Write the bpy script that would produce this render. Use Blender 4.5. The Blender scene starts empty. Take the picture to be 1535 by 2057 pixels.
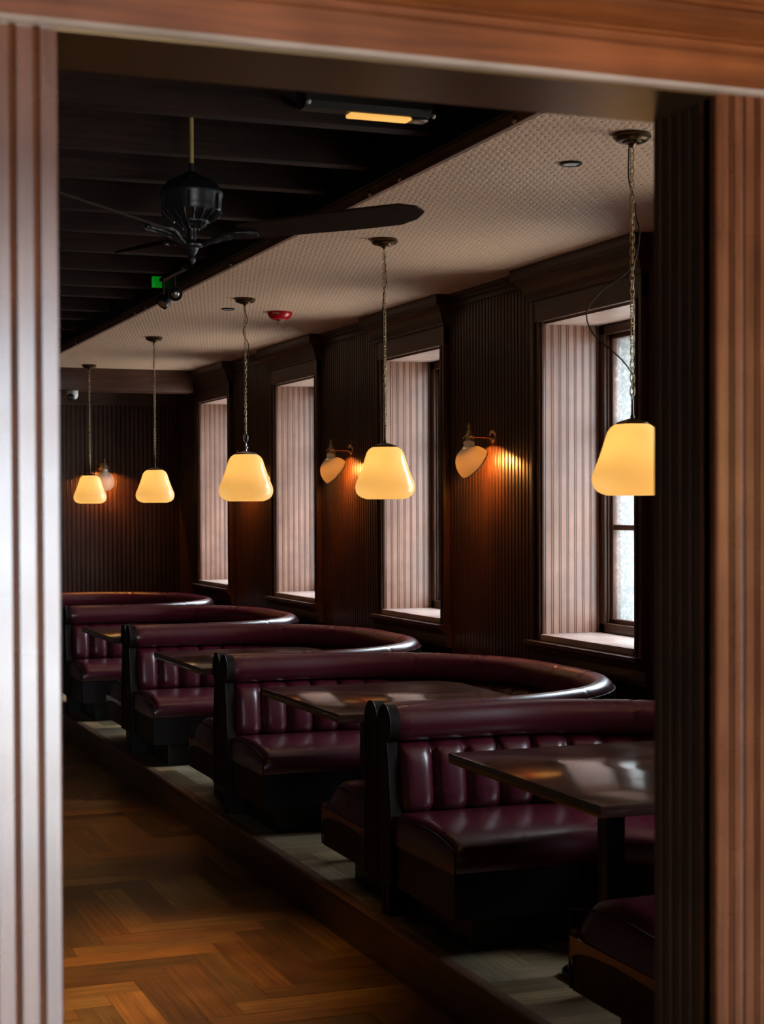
import bpy, bmesh, math, random
from mathutils import Vector, Matrix
random.seed(7)
S = bpy.context.scene
COL = S.collection
PI = math.pi

# ---------------------------------------------------------------- camera, sky, exposure
CAMZ = 1.82            # eye above the lower floor
PLAT = 0.19            # raised platform of the booths
cam_d = bpy.data.cameras.new('camera')
cam = bpy.data.objects.new('camera', cam_d)
COL.objects.link(cam)
cam_d.sensor_fit = 'HORIZONTAL'
cam_d.sensor_width = 24.0
cam_d.lens = 3320.6 / 1535 * 24.0
cam_d.shift_x = 0.0
cam_d.shift_y = (1077.0 - 1028.5) / 1535
cam_d.clip_start = 0.05
cam_d.dof.use_dof = True
cam_d.dof.focus_distance = 8.6
cam_d.dof.aperture_fstop = 5.2
Rw = ((0.93407322, -0.01010308, 0.35693859), (-0.35706009, -0.01546932, 0.93395331), (-0.00391421, -0.9998293, -0.01805689))
right = Vector([r[0] for r in Rw]); up = -Vector([r[1] for r in Rw]); back = -Vector([r[2] for r in Rw])
cam.matrix_world = Matrix(((right.x, up.x, back.x, 0), (right.y, up.y, back.y, 0), (right.z, up.z, back.z, CAMZ), (0, 0, 0, 1)))
S.camera = cam

w = bpy.data.worlds.new('sky'); S.world = w; w.use_nodes = True
nt = w.node_tree; nt.nodes.clear()
wo = nt.nodes.new('ShaderNodeOutputWorld'); bg = nt.nodes.new('ShaderNodeBackground')
tc = nt.nodes.new('ShaderNodeTexCoord'); sx = nt.nodes.new('ShaderNodeSeparateXYZ'); cr = nt.nodes.new('ShaderNodeValToRGB')
nt.links.new(tc.outputs['Generated'], sx.inputs[0]); nt.links.new(sx.outputs['Z'], cr.inputs[0])
cr.color_ramp.elements[0].position = 0.0; cr.color_ramp.elements[0].color = (0.95, 0.93, 0.88, 1)
cr.color_ramp.elements[1].position = 0.16; cr.color_ramp.elements[1].color = (0.80, 0.90, 1.0, 1)
mp = nt.nodes.new('ShaderNodeMapRange'); mp.inputs[1].default_value = -0.25; mp.inputs[2].default_value = 1.0
nt.links.new(sx.outputs['Z'], mp.inputs[0]); nt.links.new(mp.outputs[0], cr.inputs[0])
nt.links.new(cr.outputs[0], bg.inputs[0])
# overcast sky: the zenith is about three times as bright as the horizon
zr = nt.nodes.new('ShaderNodeMapRange'); zr.inputs[1].default_value = 0.0; zr.inputs[2].default_value = 1.0; zr.inputs[3].default_value = 26.0; zr.inputs[4].default_value = 105.0
nt.links.new(sx.outputs['Z'], zr.inputs[0]); nt.links.new(zr.outputs[0], bg.inputs[1])
nt.links.new(bg.outputs[0], wo.inputs[0])

S.view_settings.view_transform = 'Standard'
S.view_settings.look = 'None'
S.view_settings.gamma = 1.0
S.view_settings.use_curve_mapping = False
S.view_settings.exposure = 0.0
S.cycles.use_denoising = True
S.cycles.sample_clamp_indirect = 6.0

WARM = (1.0, 0.56, 0.20)
AMBER = (1.0, 0.52, 0.14)

def area(name, loc, rot, sx_, sy_, power=0.0, col=(1, 1, 1), portal=False):
    l = bpy.data.lights.new(name, 'AREA'); l.shape = 'RECTANGLE'; l.size = sx_; l.size_y = sy_
    l.energy = power; l.color = col
    o = bpy.data.objects.new(name, l); COL.objects.link(o); o.location = loc; o.rotation_euler = rot
    if portal: l.cycles.is_portal = True
    return o

def point(name, loc, power, col=WARM, r=0.03, parent=None):
    l = bpy.data.lights.new(name, 'POINT'); l.energy = power; l.color = col; l.shadow_soft_size = r
    o = bpy.data.objects.new(name, l); COL.objects.link(o); o.location = loc
    if parent: o.parent = parent
    return o

def spot(name, loc, target, power, col=WARM, ang=70, r=0.05, blend=0.6):
    l = bpy.data.lights.new(name, 'SPOT'); l.energy = power; l.color = col; l.shadow_soft_size = r
    l.spot_size = math.radians(ang); l.spot_blend = blend
    o = bpy.data.objects.new(name, l); COL.objects.link(o); o.location = loc
    o.rotation_euler = (Vector(target) - Vector(loc)).to_track_quat('-Z', 'Y').to_euler()
    return o

# window wall geometry (shared numbers)
WX = 3.88                                  # inner face of the window wall
WIN = [(6.79, 7.755), (9.11, 10.07), (11.46, 12.43), (13.81, 14.79), (4.45, 5.41), (2.86, 3.76)]  # the last opening is an unseen window added to light the nearest booth
WZ0, WZ1 = CAMZ - 0.67, CAMZ + 0.945
CEIL = CAMZ + 1.24
FARY = 15.65
for k, (a, b) in enumerate(WIN):
    area('daylight_portal', (4.52, (a + b) / 2, (WZ0 + WZ1) / 2), (0, PI / 2, 0), WZ1 - WZ0, b - a, portal=True)
# the tall window of the front room, behind the camera
FW = (0.40, 2.1, 0.30, 2.50, -3.2)          # x0 x1 z0 z1 y
area('daylight_portal', ((FW[0] + FW[1]) / 2, FW[4] - 0.05, (FW[2] + FW[3]) / 2), (PI / 2, 0, 0), FW[1] - FW[0], FW[3] - FW[2], portal=True)
# warm lights without fittings: an unseen front-room lamp, and spots added over the floor
point('unseen_front_room_lamp', (2.3, 0.5, 1.95), 24, WARM, 0.12)
for sx0, sy0, pw in ((1.15, 6.3, 190), (1.3, 9.2, 40)):
    spot('floor_fill_spot', (sx0, sy0, 2.5), (sx0 + 0.05, sy0, 0), pw, (1.0, 0.56, 0.16), 56, 0.08, 1.0)

# ---------------------------------------------------------------- helpers
class G:
    """collects geometry for one mesh"""
    def __init__(s): s.v = []; s.f = []
    def add(s, vs, fs):
        o = len(s.v); s.v += [tuple(p) for p in vs]; s.f += [tuple(i + o for i in f) for f in fs]
    def box(s, x0, x1, y0, y1, z0, z1, bev=0.0, seg=2):
        if bev <= 0:
            s.add([(x0, y0, z0), (x1, y0, z0), (x1, y1, z0), (x0, y1, z0), (x0, y0, z1), (x1, y0, z1), (x1, y1, z1), (x0, y1, z1)],
                  [(0, 3, 2, 1), (4, 5, 6, 7), (0, 1, 5, 4), (1, 2, 6, 5), (2, 3, 7, 6), (3, 0, 4, 7)])
            return
        bm = bmesh.new(); bmesh.ops.create_cube(bm, size=1)
        for v in bm.verts:
            v.co = Vector(((x0 + x1) / 2 + v.co.x * (x1 - x0), (y0 + y1) / 2 + v.co.y * (y1 - y0), (z0 + z1) / 2 + v.co.z * (z1 - z0)))
        bmesh.ops.bevel(bm, geom=bm.edges[:], offset=bev, segments=seg, profile=0.5, affect='EDGES')
        s.bm(bm)
    def bm(s, bm):
        bm.verts.index_update()
        s.add([v.co.copy() for v in bm.verts], [[v.index for v in f.verts] for f in bm.faces]); bm.free()
    def tube(s, pts, r, n=8, closed=False, cap=True):
        pts = [Vector(p) for p in pts]; m = len(pts); base = len(s.v)
        prev = None
        for i, p in enumerate(pts):
            if closed: t = (pts[(i + 1) % m] - pts[i - 1])
            else: t = pts[min(i + 1, m - 1)] - pts[max(i - 1, 0)]
            t.normalize()
            if prev is None:
                a = Vector((0, 0, 1)) if abs(t.z) < 0.9 else Vector((1, 0, 0))
                u = t.cross(a).normalized()
            else:
                u = (prev - t * prev.dot(t)).normalized()
            prev = u; v = t.cross(u)
            rr = r(i / (m - 1)) if callable(r) else r
            for k in range(n):
                a = 2 * PI * k / n
                s.v.append(tuple(p + (u * math.cos(a) + v * math.sin(a)) * rr))
        for i in range(m if closed else m - 1):
            j = (i + 1) % m
            for k in range(n):
                l = (k + 1) % n
                s.f.append((base + i * n + k, base + i * n + l, base + j * n + l, base + j * n + k))
        if cap and not closed:
            s.f.append(tuple(base + k for k in range(n))[::-1]); s.f.append(tuple(base + (m - 1) * n + k for k in range(n)))
    def lathe(s, prof, c=(0, 0, 0), n=32, M=None):
        """prof: list of (r, z); axis z through c, optional matrix M applied first"""
        base = len(s.v); m = len(prof); c = Vector(c)
        for r, z in prof:
            for k in range(n):
                a = 2 * PI * k / n; p = Vector((r * math.cos(a), r * math.sin(a), z))
                if M is not None: p = M @ p
                s.v.append(tuple(p + c))
        for i in range(m - 1):
            for k in range(n):
                l = (k + 1) % n
                s.f.append((base + i * n + k, base + i * n + l, base + (i + 1) * n + l, base + (i + 1) * n + k))
        if prof[0][0] > 1e-5 and False: pass
    def grid(s, rows, cols, fn):
        base = len(s.v)
        for i in range(rows):
            for j in range(cols): s.v.append(tuple(fn(i, j)))
        for i in range(rows - 1):
            for j in range(cols - 1):
                a = base + i * cols + j
                s.f.append((a, a + 1, a + cols + 1, a + cols))
    def extrude(s, outline, mapper, a, b, cap=True):
        """outline: closed list of 2D points; mapper(p, t) -> 3D; t from a to b"""
        n = len(outline); base = len(s.v)
        for t in (a, b):
            for p in outline: s.v.append(tuple(mapper(p, t)))
        for k in range(n):
            l = (k + 1) % n
            s.f.append((base + k, base + l, base + n + l, base + n + k))
        if cap:
            s.f.append(tuple(base + k for k in range(n))[::-1]); s.f.append(tuple(base + n + k for k in range(n)))
    def strip(s, line, mapper, a, b):
        """open profile swept straight"""
        n = len(line); base = len(s.v)
        for t in (a, b):
            for p in line: s.v.append(tuple(mapper(p, t)))
        for k in range(n - 1): s.f.append((base + k, base + k + 1, base + n + k + 1, base + n + k))
    def obj(s, name, mat, parent=None, smooth=35, loc=None):
        me = bpy.data.meshes.new(name); me.from_pydata(s.v, [], s.f)
        bm = bmesh.new(); bm.from_mesh(me)
        bmesh.ops.remove_doubles(bm, verts=bm.verts, dist=1e-6)
        bmesh.ops.recalc_face_normals(bm, faces=bm.faces); bm.to_mesh(me); bm.free()
        if smooth is not None:
            me.polygons.foreach_set('use_smooth', [True] * len(me.polygons))
            me.set_sharp_from_angle(angle=math.radians(smooth))
        me.materials.append(mat); me.update()
        o = bpy.data.objects.new(name, me); COL.objects.link(o)
        if parent: o.parent = parent
        if loc: o.location = loc
        return o

def tag(o, label, cat=None, group=None, kind=None):
    o['label'] = label
    if cat: o['category'] = cat
    if group: o['group'] = group
    if kind: o['kind'] = kind
    return o

def thing(name, label, cat, loc=(0, 0, 0), rz=0.0, group=None, kind=None):
    o = bpy.data.objects.new(name, None); COL.objects.link(o); o.location = loc; o.rotation_euler = (0, 0, rz)
    o.empty_display_size = 0.1
    return tag(o, label, cat, group, kind)

def dup(root, loc, label, rz=None):
    def rec(o, parent):
        c = o.copy(); COL.objects.link(c); c.parent = parent
        for ch in o.children: rec(ch, c)
        return c
    r = rec(root, None); r.location = loc; r['label'] = label
    if rz is not None: r.rotation_euler = (0, 0, rz)
    return r

# ---------------------------------------------------------------- materials
def mat(name, col, rough=0.5, metal=0.0, spec=0.5, coat=0.0, emit=None, es=0.0):
    m = bpy.data.materials.new(name); m.use_nodes = True
    b = m.node_tree.nodes['Principled BSDF']
    b.inputs['Base Color'].default_value = (*col, 1); b.inputs['Roughness'].default_value = rough
    b.inputs['Metallic'].default_value = metal; b.inputs['Specular IOR Level'].default_value = spec
    b.inputs['Coat Weight'].default_value = coat; b.inputs['Coat Roughness'].default_value = 0.12
    if emit: b.inputs['Emission Color'].default_value = (*emit, 1); b.inputs['Emission Strength'].default_value = es
    return m

def N(m, t): return m.node_tree.nodes.new(t)
def L(m, a, b): m.node_tree.links.new(a, b)

def wood(name, c0, c1, axis='Z', rough=0.4, bump=0.15, coords='Object', attr=None, spec=0.5, blotch=0.5, coat=0.0, fine=1.0):
    m = mat(name, c1, rough, spec=spec, coat=coat); b = m.node_tree.nodes['Principled BSDF']
    t = N(m, 'ShaderNodeTexCoord'); mp = N(m, 'ShaderNodeMapping')
    sc = {'X': (1.2, 34, 34), 'Y': (34, 1.2, 34), 'Z': (34, 34, 1.2)}[axis]
    mp.inputs['Scale'].default_value = tuple(v * fine for v in sc)
    L(m, t.outputs[coords], mp.inputs[0])
    no = N(m, 'ShaderNodeTexNoise'); no.inputs['Scale'].default_value = 1.6; no.inputs['Detail'].default_value = 7; no.inputs['Roughness'].default_value = 0.62; no.inputs['Distortion'].default_value = 0.5
    L(m, mp.outputs[0], no.inputs['Vector'])
    r = N(m, 'ShaderNodeValToRGB'); r.color_ramp.elements[0].position = 0.30; r.color_ramp.elements[1].position = 0.72
    r.color_ramp.elements[0].color = (*c0, 1); r.color_ramp.elements[1].color = (*c1, 1)
    L(m, no.outputs[0], r.inputs[0])
    bl = N(m, 'ShaderNodeTexNoise'); bl.inputs['Scale'].default_value = 5.0; bl.inputs['Detail'].default_value = 3
    L(m, t.outputs[coords], bl.inputs['Vector'])
    mr = N(m, 'ShaderNodeMapRange'); mr.inputs[1].default_value = 0.3; mr.inputs[2].default_value = 0.7; mr.inputs[3].default_value = 1 - blotch * 0.5; mr.inputs[4].default_value = 1 + blotch * 0.3
    L(m, bl.outputs[0], mr.inputs[0])
    vm = N(m, 'ShaderNodeVectorMath'); vm.operation = 'SCALE'
    L(m, r.outputs[0], vm.inputs[0]); L(m, mr.outputs[0], vm.inputs['Scale'])
    out = vm.outputs[0]
    if attr:
        at = N(m, 'ShaderNodeAttribute'); at.attribute_name = attr
        v2 = N(m, 'ShaderNodeVectorMath'); v2.operation = 'MULTIPLY'
        L(m, out, v2.inputs[0]); L(m, at.outputs['Color'], v2.inputs[1]); out = v2.outputs[0]
    L(m, out, b.inputs['Base Color'])
    bp = N(m, 'ShaderNodeBump'); bp.inputs['Strength'].default_value = bump; bp.inputs['Distance'].default_value = 0.002
    L(m, no.outputs[0], bp.inputs['Height']); L(m, bp.outputs[0], b.inputs['Normal'])
    rr = N(m, 'ShaderNodeMapRange'); rr.inputs[3].default_value = rough - 0.06; rr.inputs[4].default_value = rough + 0.10
    L(m, bl.outputs[0], rr.inputs[0]); L(m, rr.outputs[0], b.inputs['Roughness'])
    return m

def leather(name, col, rough=0.36):
    m = mat(name, col, rough, spec=0.8, coat=0.3); b = m.node_tree.nodes['Principled BSDF']; b.inputs['Coat Roughness'].default_value = 0.3
    t = N(m, 'ShaderNodeTexCoord')
    v = N(m, 'ShaderNodeTexVoronoi'); v.inputs['Scale'].default_value = 260
    n2 = N(m, 'ShaderNodeTexNoise'); n2.inputs['Scale'].default_value = 9; n2.inputs['Detail'].default_value = 2
    L(m, t.outputs['Object'], v.inputs['Vector']); L(m, t.outputs['Object'], n2.inputs['Vector'])
    b1 = N(m, 'ShaderNodeBump'); b1.inputs['Strength'].default_value = 0.2; b1.inputs['Distance'].default_value = 0.0004
    b2 = N(m, 'ShaderNodeBump'); b2.inputs['Strength'].default_value = 0.1; b2.inputs['Distance'].default_value = 0.0005
    L(m, v.outputs['Distance'], b1.inputs['Height']); L(m, n2.outputs[0], b2.inputs['Height']); L(m, b2.outputs[0], b1.inputs['Normal'])
    L(m, b1.outputs[0], b.inputs['Normal'])
    mr = N(m, 'ShaderNodeMapRange'); mr.inputs[3].default_value = rough - 0.07; mr.inputs[4].default_value = rough + 0.12
    L(m, n2.outputs[0], mr.inputs[0]); L(m, mr.outputs[0], b.inputs['Roughness'])
    return m

M = {}
M['panel'] = wood('walnut_panelling', (0.042, 0.014, 0.006), (0.088, 0.032, 0.014), 'Z', 0.36, 0.12)
M['reveal_lit'] = wood('walnut_lit_reveal', (0.21, 0.100, 0.066), (0.30, 0.150, 0.103), 'Z', 0.33, 0.10)  # panelling wood made paler, with the window light put into its colour
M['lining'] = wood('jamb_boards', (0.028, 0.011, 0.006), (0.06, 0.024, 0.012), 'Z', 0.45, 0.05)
M['panelY'] = wood('walnut_moulding_long', (0.045, 0.018, 0.011), (0.09, 0.040, 0.026), 'Y', 0.36, 0.1)
M['panelX'] = wood('walnut_moulding_cross', (0.05, 0.020, 0.012), (0.11, 0.050, 0.032), 'X', 0.36, 0.1)
M['front'] = wood('stained_casing', (0.080, 0.023, 0.008), (0.20, 0.064, 0.022), 'Z', 0.25, 0.03, spec=0.75)
M['frontX'] = wood('stained_head', (0.10, 0.026, 0.006), (0.26, 0.072, 0.017), 'X', 0.32, 0.06, spec=0.5)
M['beam'] = wood('old_beam', (0.007, 0.003, 0.002), (0.034, 0.012, 0.007), 'X', 0.7, 0.5, blotch=0.9, spec=0.2)
M['edging'] = wood('edging_board', (0.16, 0.08, 0.05), (0.38, 0.21, 0.14), 'Y', 0.6, 0.1)
M['dark'] = mat('black_stain', (0.008, 0.006, 0.005), 0.6)
M['boards'] = mat('dark_ceiling_boards', (0.003, 0.002, 0.002), 0.9, spec=0.1)
M['sill'] = wood('painted_sill', (0.30, 0.20, 0.17), (0.42, 0.30, 0.26), 'Y', 0.30, 0.05)
M['soffit'] = mat('satin_bronze', (0.20, 0.13, 0.065), 0.30, metal=0.9)
M['floor'] = wood('oak_blocks', (0.14, 0.058, 0.012), (0.36, 0.165, 0.036), 'X', 0.34, 0.2, coords='UV', attr='tone', fine=1.0)
M['oak'] = wood('pale_oak_blocks', (0.30, 0.21, 0.115), (0.62, 0.46, 0.27), 'X', 0.40, 0.2, coords='UV', attr='tone')
M['frontfloor'] = wood('front_boards', (0.24, 0.18, 0.12), (0.38, 0.30, 0.22), 'Y', 0.35, 0.1)
M['edge'] = wood('pale_lit_edge', (0.38, 0.29, 0.24), (0.60, 0.49, 0.42), 'X', 0.4, 0.05)  # light on the underside of the head, put into a pale colour
M['gap'] = mat('floor_joint', (0.01, 0.006, 0.004), 0.8)
M['riser'] = wood('oak_riser', (0.07, 0.032, 0.014), (0.16, 0.075, 0.032), 'Y', 0.4, 0.15, attr='tone')
M['table'] = wood('table_walnut', (0.030, 0.014, 0.010), (0.085, 0.040, 0.027), 'X', 0.10, 0.0, spec=0.9, coat=0.0, fine=0.8)
M['leather'] = leather('burgundy_leather', (0.078, 0.006, 0.017), 0.28)
M['leather2'] = leather('dark_leather', (0.008, 0.003, 0.004), 0.5); M['leather2'].node_tree.nodes['Principled BSDF'].inputs['Coat Weight'].default_value = 0.0; M['leather2'].node_tree.nodes['Principled BSDF'].inputs['Specular IOR Level'].default_value = 0.3
M['post'] = wood('dark_post', (0.006, 0.003, 0.0025), (0.018, 0.008, 0.006), 'Z', 0.6, 0.1, spec=0.2)
M['plinth'] = mat('black_plinth', (0.007, 0.006, 0.006), 0.5)
M['iron'] = mat('black_iron', (0.012, 0.013, 0.015), 0.38, metal=0.3)
M['brass'] = mat('aged_brass', (0.34, 0.24, 0.11), 0.32, metal=1.0)
M['brassd'] = mat('dark_brass', (0.10, 0.066, 0.034), 0.30, metal=1.0)
M['rod'] = mat('satin_brass', (0.60, 0.45, 0.18), 0.5, metal=0.8)
M['chainb'] = mat('chain_brass', (0.55, 0.42, 0.24), 0.45, metal=0.85)
M['copper'] = mat('polished_brass', (0.55, 0.30, 0.16), 0.25, metal=1.0)
M['nickel'] = mat('nickel', (0.55, 0.54, 0.52), 0.28, metal=1.0)
M['cord'] = mat('black_cord', (0.008, 0.008, 0.008), 0.6)
M['white'] = mat('white_plastic', (0.75, 0.76, 0.78), 0.35)
M['red'] = mat('red_plastic', (0.42, 0.006, 0.012), 0.22)
M['clear'] = mat('clear_lens', (0.7, 0.7, 0.72), 0.08); M['clear'].node_tree.nodes['Principled BSDF'].inputs['Transmission Weight'].default_value = 0.8
M['fan'] = mat('fan_black', (0.014, 0.015, 0.018), 0.36, metal=0.2)
M['blade'] = wood('fan_blade', (0.012, 0.006, 0.004), (0.03, 0.013, 0.008), 'X', 0.6, 0.1, spec=0.15)
M['bulb'] = mat('bulb', (0.9, 0.8, 0.6), 0.3, emit=(1.0, 0.62, 0.24), es=6.0)
M['amber'] = mat('amber_tube', (0.5, 0.3, 0.1), 0.35, emit=(1.0, 0.52, 0.12), es=0.9)
M['green'] = mat('green_beam_glow', (0.0, 0.15, 0.01), 0.4, emit=(0.0, 0.30, 0.01), es=0.4)
M['stone'] = mat('outer_stone', (0.125, 0.125, 0.115), 0.8)
M['plaster'] = mat('dark_plaster', (0.06, 0.04, 0.03), 0.8)

def opal(name, fac, tint, es, base=(0.86, 0.80, 0.72)):
    m = bpy.data.materials.new(name); m.use_nodes = True; nt = m.node_tree
    b = nt.nodes['Principled BSDF']; out = nt.nodes['Material Output']
    b.inputs['Base Color'].default_value = (*base, 1); b.inputs['Roughness'].default_value = 0.12
    b.inputs['Emission Color'].default_value = (*tint, 1); b.inputs['Emission Strength'].default_value = es
    t = N(m, 'ShaderNodeBsdfTranslucent'); t.inputs[0].default_value = (0.95, 0.77, 0.43, 1)
    # mouth-blown opal glass is cloudy: uneven thickness
    tc = N(m, 'ShaderNodeTexCoord'); no = N(m, 'ShaderNodeTexNoise'); no.inputs['Scale'].default_value = 9; no.inputs['Detail'].default_value = 2
    L(m, tc.outputs['Object'], no.inputs['Vector'])
    mr = N(m, 'ShaderNodeMapRange'); mr.inputs[1].default_value = 0.3; mr.inputs[2].default_value = 0.7; mr.inputs[3].default_value = fac * 0.88; mr.inputs[4].default_value = fac * 1.12
    L(m, no.outputs[0], mr.inputs[0])
    mx = N(m, 'ShaderNodeMixShader'); L(m, mr.outputs[0], mx.inputs[0]); L(m, b.outputs[0], mx.inputs[1]); L(m, t.outputs[0], mx.inputs[2])
    L(m, mx.outputs[0], out.inputs[0])
    return m
M['opal'] = opal('opal_glass', 0.5, (1.0, 0.58, 0.16), 0.38, (0.86, 0.74, 0.50))
M['opal2'] = opal('opal_glass_thick', 0.018, (1.0, 0.45, 0.14), 0.0)

def obscure():
    m = bpy.data.materials.new('obscured_glass'); m.use_nodes = True; nt = m.node_tree
    nt.nodes.remove(nt.nodes['Principled BSDF']); out = nt.nodes['Material Output']
    tc = N(m, 'ShaderNodeTexCoord'); v = N(m, 'ShaderNodeTexVoronoi'); v.inputs['Scale'].default_value = 55
    no = N(m, 'ShaderNodeTexNoise'); no.inputs['Scale'].default_value = 30; no.inputs['Detail'].default_value = 3; no.inputs['Distortion'].default_value = 1.0
    L(m, tc.outputs['Object'], v.inputs['Vector']); L(m, tc.outputs['Object'], no.inputs['Vector'])
    mul = N(m, 'ShaderNodeMath'); mul.operation = 'MULTIPLY'; L(m, v.outputs['Distance'], mul.inputs[0]); L(m, no.outputs[0], mul.inputs[1])
    bp = N(m, 'ShaderNodeBump'); bp.inputs['Strength'].default_value = 0.8; bp.inputs['Distance'].default_value = 0.01; L(m, mul.outputs[0], bp.inputs['Height'])
    tr = N(m, 'ShaderNodeBsdfTransparent'); tr.inputs[0].default_value = (0.82, 0.84, 0.84, 1)
    tl = N(m, 'ShaderNodeBsdfTranslucent'); tl.inputs[0].default_value = (0.035, 0.038, 0.039, 1); L(m, bp.outputs[0], tl.inputs['Normal'])
    gl = N(m, 'ShaderNodeBsdfGlossy'); gl.inputs['Roughness'].default_value = 0.12; L(m, bp.outputs[0], gl.inputs['Normal'])
    m1 = N(m, 'ShaderNodeMixShader'); m1.inputs[0].default_value = 0.12; L(m, tl.outputs[0], m1.inputs[1]); L(m, gl.outputs[0], m1.inputs[2])
    mr = N(m, 'ShaderNodeMapRange'); mr.inputs[1].default_value = 0.05; mr.inputs[2].default_value = 0.30; mr.inputs[3].default_value = 0.0; mr.inputs[4].default_value = 0.45
    L(m, mul.outputs[0], mr.inputs[0])
    m2 = N(m, 'ShaderNodeMixShader'); L(m, mr.outputs[0], m2.inputs[0]); L(m, tr.outputs[0], m2.inputs[1]); L(m, m1.outputs[0], m2.inputs[2])
    L(m, m2.outputs[0], out.inputs[0])
    return m
M['glass'] = obscure()

def wallpaper():
    m = mat('embossed_paper', (0.70, 0.48, 0.34), 0.5, spec=0.4); b = m.node_tree.nodes['Principled BSDF']
    tc = N(m, 'ShaderNodeTexCoord'); sep = N(m, 'ShaderNodeSeparateXYZ'); L(m, tc.outputs['Object'], sep.inputs[0])
    def math_(op, a, bval=None):
        n = N(m, 'ShaderNodeMath'); n.operation = op
        for i, q in enumerate((a, bval)):
            if q is None: continue
            if isinstance(q, (int, float)): n.inputs[i].default_value = q
            else: L(m, q, n.inputs[i])
        return n.outputs[0]
    px, py = 0.072, 0.088
    def cell(ox, oy):
        x = math_('SUBTRACT', math_('FRACT', math_('ADD', math_('DIVIDE', sep.outputs['X'], px), ox)), 0.5)
        y = math_('SUBTRACT', math_('FRACT', math_('ADD', math_('DIVIDE', sep.outputs['Y'], py), oy)), 0.5)
        d = math_('SQRT', math_('ADD', math_('MULTIPLY', x, x), math_('MULTIPLY', y, y)))
        ring = math_('SINE', math_('MULTIPLY', d, 22.0))
        fall = math_('MAXIMUM', math_('SUBTRACT', 1.0, math_('MULTIPLY', d, 2.6)), 0.0)
        return math_('MULTIPLY', ring, fall)
    h = math_('ADD', cell(0, 0), cell(0.5, 0.5))
    no = N(m, 'ShaderNodeTexNoise'); no.inputs['Scale'].default_value = 120; no.inputs['Detail'].default_value = 3
    L(m, tc.outputs['Object'], no.inputs['Vector'])
    h = math_('ADD', h, math_('MULTIPLY', no.outputs[0], 0.5))
    bp = N(m, 'ShaderNodeBump'); bp.inputs['Strength'].default_value = 0.6; bp.inputs['Distance'].default_value = 0.006
    L(m, h, bp.inputs['Height']); L(m, bp.outputs[0], b.inputs['Normal'])
    return m
M['paper'] = wallpaper()

# ---------------------------------------------------------------- structure: floors
def herringbone(name, x0, x1, y0, y1, z, wd, ln, label, rnd, m_='floor'):
    verts, faces, uvs, tones = [], [], [], []
    a = (wd, wd); b = (ln - wd, -ln - wd)
    R = random.Random(rnd); g = 0.0008
    nb = int((x1 - x0 + y1 - y0) / ln) + 6
    for j in range(-nb, nb):
        bx, by = x0 + j * b[0], (y0 + y1) / 2 + j * b[1]
        i0 = math.floor(max((x0 - ln - wd - bx) / wd, (y0 - ln - 2 * wd - by) / wd)); i1 = math.ceil(min((x1 - bx) / wd, (y1 - by) / wd))
        for i in range(i0, i1 + 1):
            ox = bx + i * a[0]; oy = by + i * a[1]
            for kind in (0, 1):
                if kind == 0: rx0, rx1, ry0, ry1 = ox, ox + ln, oy, oy + wd
                else: rx0, rx1, ry0, ry1 = ox, ox + wd, oy + wd, oy + wd + ln
                if rx1 <= x0 or rx0 >= x1 or ry1 <= y0 or ry0 >= y1: continue
                qx0, qx1, qy0, qy1 = max(rx0 + g, x0), min(rx1 - g, x1), max(ry0 + g, y0), min(ry1 - g, y1)
                if qx1 - qx0 < 0.002 or qy1 - qy0 < 0.002: continue
                n = len(verts); t = [R.uniform(-1, 1) * 0.0006 for _ in range(4)]
                verts += [(qx0, qy0, z + t[0]), (qx1, qy0, z + t[1]), (qx1, qy1, z + t[2]), (qx0, qy1, z + t[3])]
                faces.append((n, n + 1, n + 2, n + 3))
                ro, rv = R.uniform(0, 50), R.uniform(0, 50)
                cs = [(qx0, qy0), (qx1, qy0), (qx1, qy1), (qx0, qy1)]
                uvs += [((p[0] + ro, p[1] + rv) if kind == 0 else (p[1] + ro, p[0] + rv)) for p in cs]
                k = R.choice([0.55, 0.7, 0.85, 1.0, 1.15, 1.3]) * R.uniform(0.9, 1.1); wm = R.uniform(0.86, 1.12)
                tones += [(k, k * wm, k * wm * wm, 1)] * 4
    n = len(verts)
    verts += [(x0, y0, z - 0.003), (x1, y0, z - 0.003), (x1, y1, z - 0.003), (x0, y1, z - 0.003)]
    faces.append((n, n + 1, n + 2, n + 3)); uvs += [(0, 0)] * 4; tones += [(0.05, 0.05, 0.05, 1)] * 4
    me = bpy.data.meshes.new(name); me.from_pydata(verts, [], faces)
    me.uv_layers.new(name='UVMap'); me.color_attributes.new('tone', 'FLOAT_COLOR', 'CORNER')
    uv = me.uv_layers['UVMap']; at = me.color_attributes['tone']
    for i in range(len(uvs)):
        uv.data[i].uv = uvs[i]; at.data[i].color = tones[i]
    me.materials.append(M[m_])
    o = bpy.data.objects.new(name, me); COL.objects.link(o)
    tag(o, label, 'floor', kind='structure')
    return o
SX = 2.31                                   # edge of the platform
herringbone('floor', -2.0, SX, 2.45, FARY, 0.0, 0.14, 0.70, 'dark oak block floor of the lower room, laid in herringbone', 3)
herringbone('floor_platform', SX - 0.004, WX + 0.02, 2.7, FARY, PLAT, 0.14, 0.70, 'raised oak block floor that carries the booths', 4, 'oak')
g = G(); g.box(SX + 0.03, 4.5, 2.65, FARY, 0.02, PLAT - 0.005); g.box(-2.1, 5.1, -3.3, FARY + 0.2, -0.2, -0.035)
tag(g.obj('floor_base', M['gap'], smooth=None), 'solid base hidden under the floors', 'floor', kind='structure')
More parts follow.
